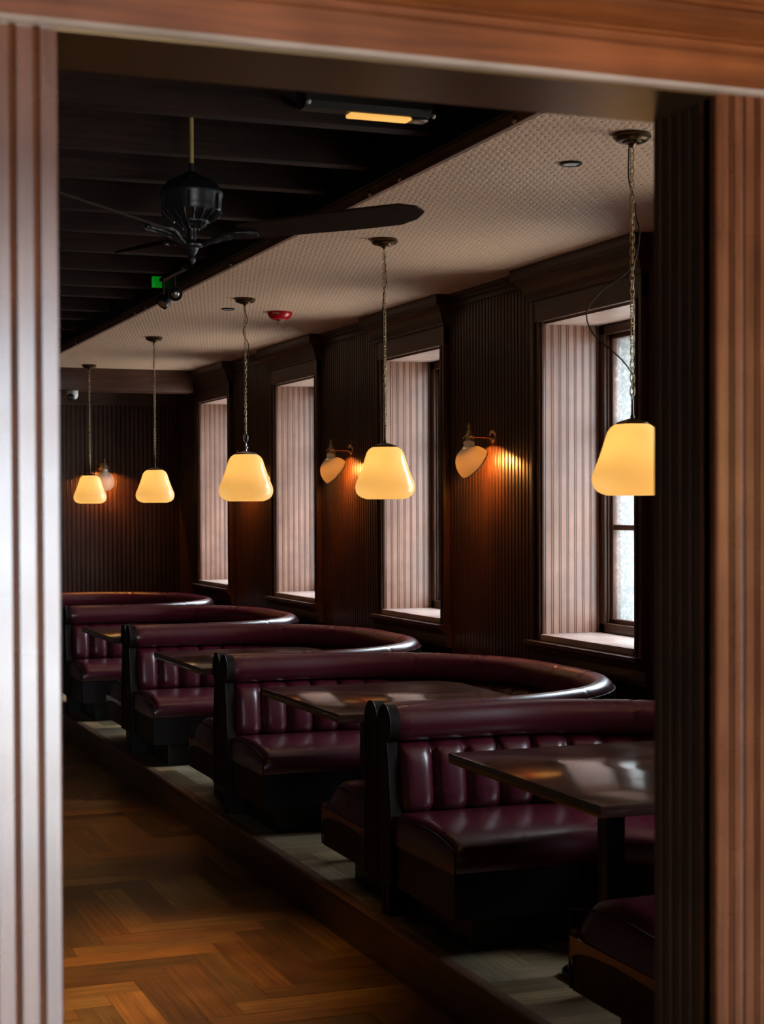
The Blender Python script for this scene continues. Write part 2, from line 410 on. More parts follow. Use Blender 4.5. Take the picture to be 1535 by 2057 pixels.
# riser: boards with their own tone, and the rounded nosing
def riser():
    verts, faces, tones = [], [], []
    y = 2.7; R = random.Random(5)
    while y < FARY:
        ln = R.uniform(0.9, 1.3); y2 = min(y + ln, FARY); n = len(verts)
        verts += [(SX, y + 0.001, 0.0), (SX, y2 - 0.001, 0.0), (SX, y2 - 0.001, PLAT - 0.012), (SX, y + 0.001, PLAT - 0.012)]
        faces.append((n, n + 3, n + 2, n + 1)); k = R.choice([0.55, 0.75, 0.9, 1.1, 1.3]); tones += [(k, k * 0.95, k * 0.9, 1)] * 4
        y = y2
    me = bpy.data.meshes.new('trim_step'); me.from_pydata(verts, [], faces)
    at = me.color_attributes.new('tone', 'FLOAT_COLOR', 'CORNER')
    for i, c in enumerate(tones): at.data[i].color = c
    me.materials.append(M['riser'])
    o = bpy.data.objects.new('trim_1', me); COL.objects.link(o); tag(o, 'oak boarded riser of the step up to the booths', 'step', kind='structure')
    g = G(); g.box(SX + 0.004, SX + 0.03, 2.7, FARY, -0.02, PLAT - 0.02); g.obj('riser_backing', M['dark'], o, smooth=None)
    g = G(); n = [(0.03, 0.0), (0.0, 0.0), (-0.010, -0.004), (-0.013, -0.011), (-0.010, -0.018), (0.0, -0.022), (0.03, -0.022)]
    g.extrude(n, lambda p, t: (SX + p[0], t, PLAT + 0.002 + p[1]), 2.7, FARY)
    g.obj('step_nosing', M['edging'], o)
riser()

# ---------------------------------------------------------------- bead board
def bead_line(length, pitch=0.043):
    """(s, depth) points; depth 0 is the face, positive goes into the wall"""
    pts = []; n = max(1, round(length / pitch)); p = length / n
    for i in range(n):
        s = i * p
        pts += [(s, 0), (s + p - 0.0165, 0), (s + p - 0.0150, 0.008), (s + p - 0.0118, 0.008), (s + p - 0.0104, 0.001), (s + p - 0.0078, 0.0),
                (s + p - 0.0054, 0.001), (s + p - 0.0044, 0.008), (s + p - 0.0012, 0.008)]
    pts.append((length, 0)); return pts

# window wall: solid piers with boarded faces
wr = G()
ys = [2.62] + [q for ab in sorted(WIN) for q in ab] + [FARY + 0.2]
for i in range(0, len(ys), 2): wr.box(WX + 0.012, 4.50, ys[i], ys[i + 1], 0, CEIL + 0.3)
for a, b in WIN:
    wr.box(WX + 0.012, 4.50, a, b, 0, WZ0 - 0.04); wr.box(WX + 0.012, 4.50, a, b, WZ1 + 0.02, CEIL + 0.3)
wall_r = wr.obj('wall_right', M['panel'], smooth=None); tag(wall_r, 'dark panelled wall with the row of deep windows', 'wall', kind='structure')
pg = G()
for i in range(0, len(ys), 2):
    pg.strip(bead_line(ys[i + 1] - ys[i]), lambda p, t, y=ys[i]: (WX + p[1], y + p[0], t), PLAT, CEIL)
for a, b in WIN:
    pg.strip(bead_line(b - a), lambda p, t, y=a: (WX + p[1], y + p[0], t), PLAT, WZ0 - 0.04)
pg.obj('panelling', M['panel'], wall_r, smooth=None)
cg = G()
for z0, z1, d in ((CEIL - 0.075, CEIL, 0.012), (CEIL - 0.045, CEIL, 0.03), (CEIL - 0.022, CEIL, 0.045)):
    cg.box(WX - d, WX + 0.01, 2.62, FARY, z0, z1)
co = cg.obj('trim_2', M['panelY'], smooth=None); tag(co, 'dark cornice strip where the window wall meets the papered ceiling', 'cornice', kind='structure')

def make_window(k, a, b):
    cy = (a + b) / 2; h = (b - a) / 2
    w_ = thing('window_%d' % k, 'deep panelled window, number %d from the doorway, with obscured glass' % k, 'window', (WX, cy, WZ0), kind='structure')
    H = WZ1 - WZ0; D = 0.315
    labs = ['nearest window, behind the closest hanging lamp', 'second window from the doorway, right of the second hanging lamp', 'third window from the doorway, between two wall lights', 'farthest window, a narrow lit slot beside the far wall', 'window of the closest booth, hidden behind the right door jamb', 'unseen window added just inside the doorway to light the nearest booth']
    w_['label'] = labs[k - 1]
    # reveals (bead board) left, right, plain head
    for s in (-1, 1):
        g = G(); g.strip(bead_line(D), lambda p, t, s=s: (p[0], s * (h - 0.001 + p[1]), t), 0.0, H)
        g.obj('reveal_panel', M['reveal_lit'], w_, smooth=None)
    g = G(); g.box(0.0, D, -h, h, H, H + 0.015); g.obj('reveal_head', M['sill'], w_, smooth=None)
    g = G(); g.box(-0.035, D + 0.02, -h - 0.0, h + 0.0, -0.035, 0.0, 0.006); g.obj('window_sill', M['sill'], w_)
    # frame and sash
    g = G(); X0, X1 = D, D + 0.10
    for s in (-1, 1):
        g.box(X0, X1, min(s * h, s * (h - 0.055)), max(s * h, s * (h - 0.055)), 0, H, 0.004)
        g.box(X0 + 0.03, X1 - 0.02, min(s * (h - 0.05), s * (h - 0.09)), max(s * (h - 0.05), s * (h - 0.09)), 0.05, H - 0.05, 0.006)
        g.box(X0 + 0.015, X1 - 0.03, min(s * (h - 0.05), s * (h - 0.066)), max(s * (h - 0.05), s * (h - 0.066)), 0.05, H - 0.05, 0.005)
    g.box(X0, X1, -h, h, 0, 0.05, 0.004); g.box(X0, X1, -h, h, H - 0.05, H, 0.004)
    g.box(X0 + 0.03, X1 - 0.02, -h + 0.05, h - 0.05, 0.045, 0.075, 0.006); g.box(X0 + 0.03, X1 - 0.02, -h + 0.05, h - 0.05, H - 0.075, H - 0.045, 0.006)
    bars = (CAMZ - 0.116 - WZ0, CAMZ + 0.412 - WZ0)
    for z in bars: g.box(X0 + 0.035, X1 - 0.025, -h + 0.08, h - 0.08, z - 0.014, z + 0.014, 0.005)
    g.obj('window_frame', M['panel'], w_)
    g = G(); oy = h - 0.04
    for s in (-1, 1): g.box(X1, 0.62, min(s * oy, s * (h + 0.003)), max(s * oy, s * (h + 0.003)), -0.04, H + 0.02)
    g.box(X1, 0.62, -oy, oy, H - 0.03, H + 0.02); g.box(X1, 0.63, -oy, oy, -0.04, 0.03)
    g.obj('outer_stone', M['stone'], w_, smooth=None)
    zs = [0.06, bars[0], bars[1], H - 0.06]
    for i in range(3):
        g = G(); g.box(X0 + 0.052, X0 + 0.056, -h + 0.06, h - 0.06, zs[i] + 0.001, zs[i + 1] - 0.001); g.obj('pane', M['glass'], w_, smooth=None)
    # casing around the opening
    g = G()
    for s in (-1, 1):
        for d, i0, i1 in ((0.022, 0.0, 0.085), (0.034, 0.012, 0.035), (0.040, 0.066, 0.092)):
            g.box(-d, 0.0, min(s * (h + i0), s * (h + i1)), max(s * (h + i0), s * (h + i1)), -0.06, H + 0.13, 0.004)
    g.obj('casing', M['panel'], w_)
    # apron moulding below the sill
    g = G(); pr = [(0, -0.035), (-0.085, -0.035), (-0.085, -0.055), (-0.06, -0.07), (-0.045, -0.095), (-0.03, -0.10), (-0.03, -0.17), (0, -0.17)]
    pr = [(p[0], p[1] - 0.0) for p in pr]
    g.extrude(pr, lambda p, t: (p[0], t, p[1]), -h - 0.11, h + 0.11); g.obj('apron', M['panelY'], w_, smooth=None)
    # header: frieze and crown that flares towards the ceiling
    g = G(); zt = CEIL - WZ0
    g.box(-0.035, 0.0, -h - 0.092, h + 0.092, H + 0.012, zt - 0.12, 0.003)
    lay = [(0.035, zt - 0.175), (0.048, zt - 0.172), (0.050, zt - 0.155), (0.058, zt - 0.150), (0.064, zt - 0.125), (0.078, zt - 0.095), (0.100, zt - 0.072), (0.104, zt - 0.062), (0.118, zt - 0.060), (0.122, zt - 0.040), (0.122, zt - 0.0)]
    n0 = len(g.v)
    for d, z in lay:
        e = d - 0.035 + 0.092
        g.v += [(0.0, -h - e, z), (-d, -h - e, z), (-d, h + e, z), (0.0, h + e, z)]
    for i in range(len(lay) - 1):
        for q in range(3):
            A = n0 + i * 4 + q; g.f.append((A, A + 1, A + 5, A + 4))
    g.f.append((n0, n0 + 3, n0 + 2, n0 + 1))
    g.obj('header', M['panelY'], w_, smooth=None)
    return w_
for k, (a, b) in enumerate(WIN): make_window(k + 1, a, b)

# far wall, its top rail, the soffit beam in front of it
fg = G(); fg.box(-2.0, WX + 0.02, FARY + 0.008, FARY + 0.2, 0, CEIL + 0.4)
fw = fg.obj('wall_far', M['panel'], smooth=None); tag(fw, 'dark bead boarded wall at the far end of the room', 'wall', kind='structure')
pg = G(); pg.strip(bead_line(WX + 0.5), lambda p, t: (-0.5 + p[0], FARY + p[1], t), 0, CAMZ + 1.0); pg.obj('panelling', M['panel'], fw, smooth=None)
g = G(); g.box(-2.0, WX, FARY - 0.02, FARY + 0.01, CAMZ + 0.985, CEIL + 0.3); g.box(-2.0, WX, FARY - 0.035, FARY + 0.01, CAMZ + 0.97, CAMZ + 0.99)
g.obj('top_rail', M['panelX'], fw, smooth=None)
g = G(); g.box(2.30, WX - 0.10, 14.68, 14.95, CAMZ + 1.042, CEIL + 0.02, 0.004)
tag(g.obj('trim_3', M['panelX']), 'dark wooden beam across the far end of the papered ceiling', 'beam', kind='structure')

# papered ceiling panel over the booths and the trim along its edge
g = G(); g.box(2.335, WX + 0.02, 2.62, FARY + 0.1, CEIL, CEIL + 0.05)
tag(g.obj('ceiling_panel', M['paper'], smooth=None), 'low ceiling covered in embossed beige paper above the booths', 'ceiling', kind='structure')
g = G(); g.box(2.316, 2.337, 2.62, 14.7, CEIL - 0.010, CEIL + 0.042)
tr = tag(g.obj('trim_4', M['edging'], smooth=None), 'brown edging strip along the papered ceiling, held by bolts', 'edging', kind='structure')
for y in (4.843, 5.857, 6.179, 8.218, 10.173, 10.472, 12.519):
    g = G(); g.lathe([(0.0, 0.011), (0.008, 0.010), (0.013, 0.005), (0.014, 0.0)], (2.316, y, CEIL + 0.004), 12, Matrix.Rotation(-PI / 2, 3, 'Y'))
    g.obj('bolt', M['nickel'], tr)
g = G(); g.box(2.29, 2.316, 2.62, FARY, CEIL + 0.03, CEIL + 0.35)
tag(g.obj('trim_5', M['dark'], smooth=None), 'black trimmer board behind the ends of the ceiling beams', 'board', kind='structure')
# upper ceiling
g = G(); g.box(-2.0, 2.32, 2.6, FARY + 0.1, CAMZ + 1.56, CAMZ + 1.62)
tag(g.obj('ceiling', M['boards'], smooth=None), 'black boarded ceiling above the old beams', 'ceiling', kind='structure')
BEAMS = [4.80, 5.416, 6.05, 6.585, 7.315, 7.875, 8.495, 9.145, 9.814, 10.318, 11.067, 11.59, 12.266, 12.9, 13.5, 14.1]
bt = [0.07, 0.085, 0.075, 0.07]
for i, y in enumerate(BEAMS):
    g = G(); th = 0.075
    g.box(-2.0, 2.275, y, y + th, CAMZ + 1.32, CAMZ + 1.565, 0.006)
    tag(g.obj('beam', M['beam']), 'one of the old dark timber beams running across under the black ceiling', 'beam', 'ceiling beams', 'structure')

# ---------------------------------------------------------------- the doorway wall
DL, DR, DY0, DY1, DZ = 0.418, 1.515, 2.39, 2.60, CAMZ + 0.684
g = G()
g.box(-2.0, DL - 0.006, DY0 + 0.03, DY1, 0, 3.9); g.box(DR + 0.012, 5.0, DY0 + 0.03, DY1, 0, 3.9); g.box(DL - 0.006, DR + 0.012, DY0 + 0.03, DY1, DZ + 0.01, 3.9)
tag(g.obj('wall_front', M['front'], smooth=None), 'wooden wall around the doorway', 'wall', kind='structure')
door = thing('door_1', 'open doorway framed in brown fluted wood', 'doorway', ((DL + DR) / 2, DY0, 0), kind='structure')
ox = (DL + DR) / 2
def flutes(width, grooves, gw, gd):
    pts = [(0.0, 0.012), (0.0, 0.004), (0.003, 0.0)]
    for c, w_ in grooves:
        pts += [(c - w_ / 2, 0.0), (c - w_ / 2 + w_ * 0.2, gd * 0.8), (c, gd), (c + w_ / 2 - w_ * 0.2, gd * 0.8), (c + w_ / 2, 0.0)]
    pts += [(width, 0.0), (width, 0.03)]
    return pts
# left casing (toward -x), right casing (toward +x)
g = G(); ln = flutes(0.17, [(0.030, 0.011), (0.064, 0.011), (0.098, 0.011), (0.132, 0.011)], 0.011, 0.009)
ln = [(0.0, 0.20)] + ln
g.strip(ln, lambda p, t: (DL - ox - p[0], p[1], t), 0, DZ + 0.01); g.obj('casing', M['front'], door, smooth=None)
g = G(); ln = [(0.0, 0.05)] + flutes(0.17, [(0.026, 0.004), (0.033, 0.004), (0.052, 0.010), (0.076, 0.004), (0.083, 0.004), (0.105, 0.010), (0.13, 0.006)], 0.01, 0.008)
g.strip(ln, lambda p, t: (DR - ox + p[0], p[1], t), 0, DZ + 0.01); g.obj('casing', M['front'], door, smooth=None)
# reeded jamb lining on the right, plain on the left
g = G(); ln = []
nr = 6; wd = (DY1 - DY0 - 0.012) / nr
for i in range(nr):
    y = 0.012 + i * wd
    ln += [(y, 0.008), (y + 0.003, 0.008), (y + 0.004, 0.003), (y + 0.008, 0.0)] + [(y + 0.008 + (wd - 0.012) * q, 0.0) for q in (0.5, 1.0)] + [(y + wd - 0.001, 0.003)]
ln.append((DY1 - DY0, 0.008)); ln.append((DY1 - DY0, 0.03))
g.strip(ln, lambda p, t: (DR - ox + p[1], p[0], t), 0, DZ + 0.01); g.obj('jamb_lining', M['lining'], door, smooth=None)
g = G(); g.box(DL - ox - 0.012, DL - ox, 0.004, DY1 - DY0, 0, DZ + 0.01); g.obj('jamb_lining', M['lining'], door, smooth=None)
g = G(); g.box(DL - ox - 0.01, DR - ox + 0.01, 0.002, DY1 - DY0, DZ, DZ + 0.03); g.obj('head_soffit', M['soffit'], door, smooth=None)
# head casing: frieze with chamfered lower edge, bead and cornice above
prof = [(0.0, 0.010), (-0.024, 0.010), (-0.024, 0.060), (-0.018, 0.062), (-0.018, 0.066), (-0.022, 0.068), (-0.022, 0.071), (-0.018, 0.073), (-0.018, 0.082), (-0.026, 0.084), (-0.030, 0.088), (-0.027, 0.092),
        (-0.032, 0.094), (-0.046, 0.104), (-0.058, 0.115), (-0.050, 0.117), (-0.050, 0.127), (-0.060, 0.129), (-0.065, 0.134), (-0.060, 0.140), (-0.054, 0.142), (-0.054, 0.153), (-0.064, 0.155), (-0.068, 0.160), (-0.064, 0.166), (-0.078, 0.172), (-0.095, 0.185), (-0.095, 0.23), (0.0, 0.23)]
g = G(); g.extrude(prof, lambda p, t: (t, p[0], DZ + p[1]), -0.9, 1.0); g.obj('head_casing', M['frontX'], door, smooth=25)
g = G(); g.extrude([(0.0, 0.0035), (-0.014, 0.0045), (-0.0235, 0.0100), (0.0, 0.0100)], lambda p, t: (t, p[0], DZ + p[1]), -0.9, 1.0); g.obj('lit_edge_strip', M['edge'], door, smooth=None)  # pale strip paints the bright line of light below the frieze

# front room shell behind the camera
g = G()
g.box(-2.0, FW[0], -3.3, -3.2, 0, 3.9); g.box(FW[1], 5.0, -3.3, -3.2, 0, 3.9); g.box(FW[0], FW[1], -3.3, -3.2, 0, FW[2]); g.box(FW[0], FW[1], -3.3, -3.2, FW[3], 3.9)
tag(g.obj('wall_back', M['plaster'], smooth=None), 'dark wall of the front room behind the viewer, with one tall window opening', 'wall', kind='structure')
g = G(); g.box(-2.1, -2.0, -3.3, FARY + 0.2, 0, 3.9)
tag(g.obj('wall_left', M['plaster'], smooth=None), 'dark wall on the left side, outside the view', 'wall', kind='structure')
g = G(); g.box(5.0, 5.1, -3.3, DY1, 0, 3.9)
tag(g.obj('wall_side', M['plaster'], smooth=None), 'dark side wall of the front room, outside the view', 'wall', kind='structure')
g = G(); g.box(-2.1, 5.1, -3.3, DY1, 3.6, 3.7)
tag(g.obj('ceiling_front', M['plaster'], smooth=None), 'ceiling of the front room, outside the view', 'ceiling', kind='structure')
g = G(); g.box(-2.0, 5.0, -3.2, 2.45, -0.03, 0.0)
tag(g.obj('floor_front', M['frontfloor'], smooth=None), 'pale boarded floor of the front room, outside the view', 'floor', kind='structure')

# ---------------------------------------------------------------- booths
HB = 1.1735; RB = 1.0; CXB = 3.81 - RB      # half width, corner radius, arc centre x
P0 = 6.13; PITCH = 2.355
def booth_path(x0, step=0.0145):
    """outer line of the U, local coordinates (x from 2.35, y from centre): list of (x, y, nx, ny, s)"""
    pts = []; s = 0; cx = CXB - 2.35
    L1 = cx - x0; n = max(2, int(L1 / step))
    for i in range(n): pts.append((x0 + L1 * i / n, HB, 0, -1, L1 * i / n))
    s = L1; rm = RB - 0.1; na = int(rm * PI / 2 / step)
    for i in range(na):
        a = PI / 2 - PI / 2 * i / na; pts.append((cx + RB * math.cos(a), HB - RB + RB * math.sin(a), -math.cos(a), -math.sin(a), s + rm * PI / 2 * i / na))
    s += rm * PI / 2; L2 = 2 * (HB - RB); n = max(2, int(L2 / step))
    for i in range(n): pts.append((cx + RB, HB - RB - L2 * i / n, -1, 0, s + L2 * i / n))
    s += L2
    for i in range(na):
        a = -PI / 2 * i / na; pts.append((cx + RB * math.cos(a), -HB + RB + RB * math.sin(a), -math.cos(a), -math.sin(a), s + rm * PI / 2 * i / na))
    s += rm * PI / 2; n = max(2, int(L1 / step))
    for i in range(n + 1): pts.append((cx - L1 * i / n, -HB, 0, 1, s + L1 * i / n))
    return pts
def sweep(g, path, prof, closed=True, cap=True, mod=None):
    m = len(prof); base = len(g.v)
    for (x, y, nx, ny, s) in path:
        for q, (n, z) in enumerate(prof):
            if mod: n, z = mod(s, n, z)
            g.v.append((x + nx * n, y + ny * n, z))
    k = m if closed else m - 1
    for i in range(len(path) - 1):
        for q in range(k):
            r = (q + 1) % m
            g.f.append((base + i * m + q, base + i * m + r, base + (i + 1) * m + r, base + (i + 1) * m + q))
    if cap and closed:
        g.f.append(tuple(base + q for q in range(m))); g.f.append(tuple(base + (len(path) - 1) * m + q for q in range(m))[::-1])

def make_booth(loc):
    t = thing('banquette_booth', '', 'booth seat', loc, group='burgundy horseshoe booths on the platform')
    fine = booth_path(0.012); mid = booth_path(0.0, 0.04)
    g = G(); sweep(g, mid, [(0.004, 0.0), (0.035, 0.0), (0.035, 0.80), (0.004, 0.80)]); g.obj('back_shell', M['leather2'], t, smooth=30)
    # top roll
    ell = [(0.068 + 0.063 * math.cos(2 * PI * i / 22), 0.772 + 0.070 * math.sin(2 * PI * i / 22)) for i in range(22)]
    tot = fine[-1][4]; seams = [0.45 + 0.55, tot / 2, tot - 1.0]
    def pinch(s, n, z):
        d = min(abs(s - q) for q in seams); k = 1 - 0.05 * max(0, 1 - d / 0.018)
        e = min(s, tot - s); k *= 1 - 0.08 * max(0, 1 - e / 0.05) ** 2
        return 0.068 + (n - 0.068) * k, 0.772 + (z - 0.772) * k
    g = G(); sweep(g, booth_path(0.012, 0.012), ell, mod=pinch); g.obj('top_roll', M['leather'], t, smooth=60)
    # fluted back cushion
    fl = tot / round(tot / 0.146); nz = 14
    def cush(s, n, z):
        u = 2 * ((s / fl) % 1.0) - 1
        v = (z - 0.40) / (0.715 - 0.40)
        b = max(0.0, 1 - abs(u) ** 3.6) ** 0.55
        e = max(0.0, 1 - abs(2 * v - 1) ** 5) ** 0.7
        lean = 0.125 - 0.045 * v
        return 0.030 + (lean - 0.030) * e * 0.55 + lean * 0.45 * e + 0.040 * b * e - 0.02 * (1 - b), z
    g = G(); sweep(g, booth_path(0.012, 0.0122), [(0, 0.40 + (0.715 - 0.40) * i / nz) for i in range(nz + 1)], closed=False, mod=cush)
    g.obj('back_cushion', M['leather'], t, smooth=80)
    # seat cushion
    sp = [(0.05, 0.31), (0.05, 0.42), (0.16, 0.432), (0.30, 0.442), (0.45, 0.446), (0.58, 0.440), (0.66, 0.430), (0.705, 0.415), (0.730, 0.392), (0.738, 0.362), (0.735, 0.33), (0.725, 0.312)]
    def seatmod(s, n, z):
        e = min(s, tot - s); k = max(0, 1 - e / 0.045)
        if z > 0.35: z = z - 0.030 * k * k
        return n, z
    g = G(); sweep(g, booth_path(-0.017, 0.0145), sp, mod=seatmod); g.obj('seat_cushion', M['leather'], t, smooth=50)
    g = G(); sweep(g, booth_path(-0.010, 0.04), [(0.03, 0.145), (0.724, 0.145), (0.728, 0.31), (0.03, 0.31)]); g.obj('seat_box', M['leather2'], t, smooth=30)
    g = G(); sweep(g, booth_path(0.10, 0.04), [(0.03, 0.0), (0.62, 0.0), (0.62, 0.146), (0.03, 0.146)]); g.obj('plinth', M['plinth'], t, smooth=30)
    # end panels with a scroll that follows the roll, and piping
    for sgn in (1, -1):
        out = [(0.003, 0.145), (0.003, 0.77)] + [(0.070 + 0.067 * math.cos(a), 0.774 + 0.076 * math.sin(a)) for a in [PI - (PI * 1.36) * i / 16 for i in range(17)]]
        out += [(0.098, 0.70), (0.112, 0.62), (0.128, 0.50), (0.140, 0.43), (0.140, 0.145)]
        g = G(); g.extrude(out, lambda p, x: (x, sgn * (HB - p[0]), p[1]), -0.028, 0.014)
        o = g.obj('end_panel', M['post'], t, smooth=30)
        g = G(); g.tube([(-0.030, sgn * (HB - p[0]), p[1]) for p in out[2:24]], 0.0035, 6); g.obj('piping', M['leather2'], o)
        g = G(); pts = [(-0.014, sgn * (HB - 0.14 - 0.59 * i / 12), 0.405 + 0.028 * math.sin(PI * (0.15 + 0.62 * i / 12)) - 0.03 * (i / 12) ** 4) for i in range(13)]
        pts += [(-0.016, sgn * (HB - 0.737), 0.36), (-0.015, sgn * (HB - 0.732), 0.31), (-0.013, sgn * (HB - 0.729), 0.15)]
        g.tube(pts, 0.0042, 6); g.obj('piping', M['leather2'], t)
    return t
bl = ['nearest burgundy booth, mostly hidden by the right door jamb, around the closest table',
      'second burgundy booth from the doorway, its curved back ending below the second wall light',
      'third burgundy booth from the doorway, behind the second table',
      'fourth burgundy booth from the doorway, behind the third table',
      'farthest burgundy booth, only its rail showing against the end wall']
b0 = make_booth((2.35, P0 - PITCH / 2, PLAT)); b0['label'] = bl[0]
for k in range(1, 5): dup(b0, (2.35, P0 - PITCH / 2 + PITCH * k, PLAT), bl[k])

# ---------------------------------------------------------------- tables
def make_table(loc):
    """origin under the room-side end of the top, centred across"""
    t = thing('dining_table', '', 'table', loc, group='dark wooden tables in the booths')
    ln, hw, r, z1, th = 0.98, 0.565, 0.20, 0.75, 0.038
    out = [(0, -hw), (0, hw)]
    out = [(0.0, -hw)] + [(ln - r + r * math.cos(a), -hw + r + r * math.sin(a)) for a in [-PI / 2 + PI / 2 * i / 12 for i in range(13)]]
    out += [(ln - r + r * math.cos(a), hw - r + r * math.sin(a)) for a in [PI / 2 * i / 12 for i in range(13)]] + [(0.0, hw)]
    bm = bmesh.new(); vs = [bm.verts.new((x, y, z1 - th)) for x, y in out]; f = bm.faces.new(vs)
    ex = bmesh.ops.extrude_face_region(bm, geom=[f]); bmesh.ops.translate(bm, verts=[v for v in ex['geom'] if isinstance(v, bmesh.types.BMVert)], vec=(0, 0, th))
    ed = [e for e in bm.edges if abs(e.verts[0].co.z - e.verts[1].co.z) < 1e-6]
    bmesh.ops.bevel(bm, geom=ed, offset=0.003, segments=2, profile=0.5, affect='EDGES')
    g = G(); g.bm(bm); g.obj('tabletop', M['table'], t, smooth=40)
    for x in (0.345, 0.70):
        g = G(); g.box(x - 0.035, x + 0.035, -0.035, 0.035, 0.03, z1 - th - 0.012, 0.006); p = g.obj('pedestal', M['iron'], t)
        g = G(); g.box(x - 0.05, x + 0.05, -0.26, 0.26, z1 - th - 0.014, z1 - th, 0.004); g.obj('top_plate', M['iron'], p)
        g = G(); outl = []
        for sg in (1, -1):
            outl += [(x + 0.055 * math.cos(a), sg * 0.24 + 0.055 * math.sin(a)) for a in [(0 if sg > 0 else PI) + PI * i / 10 for i in range(11)]]
        bm = bmesh.new(); f = bm.faces.new([bm.verts.new((a, b, 0.0)) for a, b in outl])
        ex = bmesh.ops.extrude_face_region(bm, geom=[f]); bmesh.ops.translate(bm, verts=[v for v in ex['geom'] if isinstance(v, bmesh.types.BMVert)], vec=(0, 0, 0.034))
        bmesh.ops.bevel(bm, geom=[e for e in bm.edges if e.verts[0].co.z > 0.03 and e.verts[1].co.z > 0.03], offset=0.018, segments=4, profile=0.5, affect='EDGES')
        g.bm(bm); g.obj('foot', M['iron'], p)
    return t
tl = ['nearest dark table, its glossy top mirroring the window, cut off by the right jamb', 'second dark table from the doorway, behind the nearest booth back',
      'third dark table from the doorway, behind the second booth back', 'farthest visible dark table, small, beside the left jamb']
t0 = make_table((2.318, 4.845, PLAT)); t0['label'] = tl[0]
for k, (x, y) in enumerate(((2.316, 7.14), (2.29, 9.33), (2.275, 11.59))): dup(t0, (x, y, PLAT), tl[k + 1])

# ---------------------------------------------------------------- pendants
SHADE = [(0.34, 1.0), (0.44, 0.985), (0.54, 0.945), (0.615, 0.885), (0.665, 0.80), (0.73, 0.68), (0.80, 0.56), (0.88, 0.44), (0.95, 0.35), (0.99, 0.28), (1.0, 0.22), (0.985, 0.16), (0.94, 0.10), (0.86, 0.055), (0.76, 0.025), (0.66, 0.006), (0.61, 0.0)]
def link(g, c, ang, ln=0.0275, wd=0.0145, r=0.0019):
    pts = []
    for i in range(14):
        a = 2 * PI * i / 14; x = math.cos(a) * wd / 2; z = math.sin(a) * ln / 2
        z += 0.004 * (1 if math.sin(a) > 0.01 else -1 if math.sin(a) < -0.01 else 0)
        pts.append((c[0] + x * math.cos(ang), c[1] + x * math.sin(ang), c[2] + z))
    g.tube(pts, r, 5, closed=True)
def spline(pts, n=8):
    pts = [Vector(p) for p in pts]; out = []
    for i in range(len(pts) - 1):
        p0, p1, p2, p3 = pts[max(i - 1, 0)], pts[i], pts[i + 1], pts[min(i + 2, len(pts) - 1)]
        for k in range(n):
            t = k / n
            out.append(0.5 * ((2 * p1) + (p2 - p0) * t + (2 * p0 - 5 * p1 + 4 * p2 - p3) * t * t + (3 * p1 - p0 - 3 * p2 + p3) * t ** 3))
    out.append(pts[-1]); return out
def make_pendant(loc, W=0.28, H=0.243, ring=False, cord=None, twist=0.0, power=1.5):
    """origin at the ceiling; shade bottom hangs at camera height + 0.033"""
    t = thing('pendant_lamp', '', 'hanging lamp', loc, group='opal glass pendants over the booths')
    zb = CAMZ + 0.033 - CEIL; zt = zb + H
    g = G(); g.lathe([(0.0, 0), (0.060, 0), (0.064, -0.003), (0.064, -0.012), (0.058, -0.015), (0.057, -0.019), (0.049, -0.025), (0.033, -0.026), (0.031, -0.031), (0.016, -0.034), (0.009, -0.040), (0.005, -0.046), (0.0, -0.048)], (0, 0, 0), 40)
    g.obj('canopy', M['brassd'], t, smooth=24)
    rod = 0.065 if not ring else 0.055
    zr = zt + 0.014 + rod
    ch = G(); z = -0.046 - 0.012; i = 0
    end = zr + (0.052 if ring else 0.02)
    while z > end:
        link(ch, (0, 0, z), (i % 2) * PI / 2 + twist + 0.06 * i); z -= 0.0222; i += 1
    ch.obj('chain', M['chainb'], t, smooth=80)
    g = G(); g.lathe([(0.0, zr), (0.004, zr - 0.001), (0.0045, zt + 0.03), (0.007, zt + 0.026), (0.007, zt + 0.018), (0.02, zt + 0.014), (0.34 * W / 2 * 1.15, zt + 0.004), (0.34 * W / 2 * 1.22, zt - 0.003), (0.34 * W / 2, zt - 0.004)], (0, 0, 0), 32)
    if ring: g.lathe([(0.0, zt + 0.058), (0.008, zt + 0.056), (0.008, zt + 0.05), (0.0, zt + 0.048)], (0, 0, 0), 12); g.lathe([(0.0, 0.006), (0.005, 0.004), (0.005, -0.004), (0.0, -0.006)], (0.008, 0, zt + 0.038), 10)
    f = g.obj('shade_holder', M['nickel'] if ring else M['brassd'], t)
    g = G(); link(g, (0, 0, zr + (0.026 if ring else 0.008)), 0.35 + twist, 0.046 if ring else 0.018, 0.036 if ring else 0.016, 0.0026 if ring else 0.002); g.obj('hanging_ring', M['nickel'] if ring else M['brassd'], f, smooth=80)
    g = G(); pr = [(r * W / 2, zb + z * H) for r, z in SHADE]
    g.lathe(pr, (0, 0, 0), 56); s = g.obj('shade', M['opal'], t, smooth=60)
    g = G(); br = 0.024; zc = zb + H * 0.52
    g.lathe([(0.0, zc - br)] + [(br * math.sin(a), zc - br * math.cos(a)) for a in [PI * q / 10 for q in range(1, 10)]] + [(0.012, zc + 0.04), (0.012, zt)], (0, 0, 0), 16)
    g.obj('bulb', M['bulb'], t)
    point('pendant_light', (0, 0, zc - 0.005), power, WARM, 0.028, t)
    if cord:
        g = G(); g.tube(spline(cord(zr)), 0.0026, 6); g.obj('cord', M['cord'], t, smooth=80)
    return t
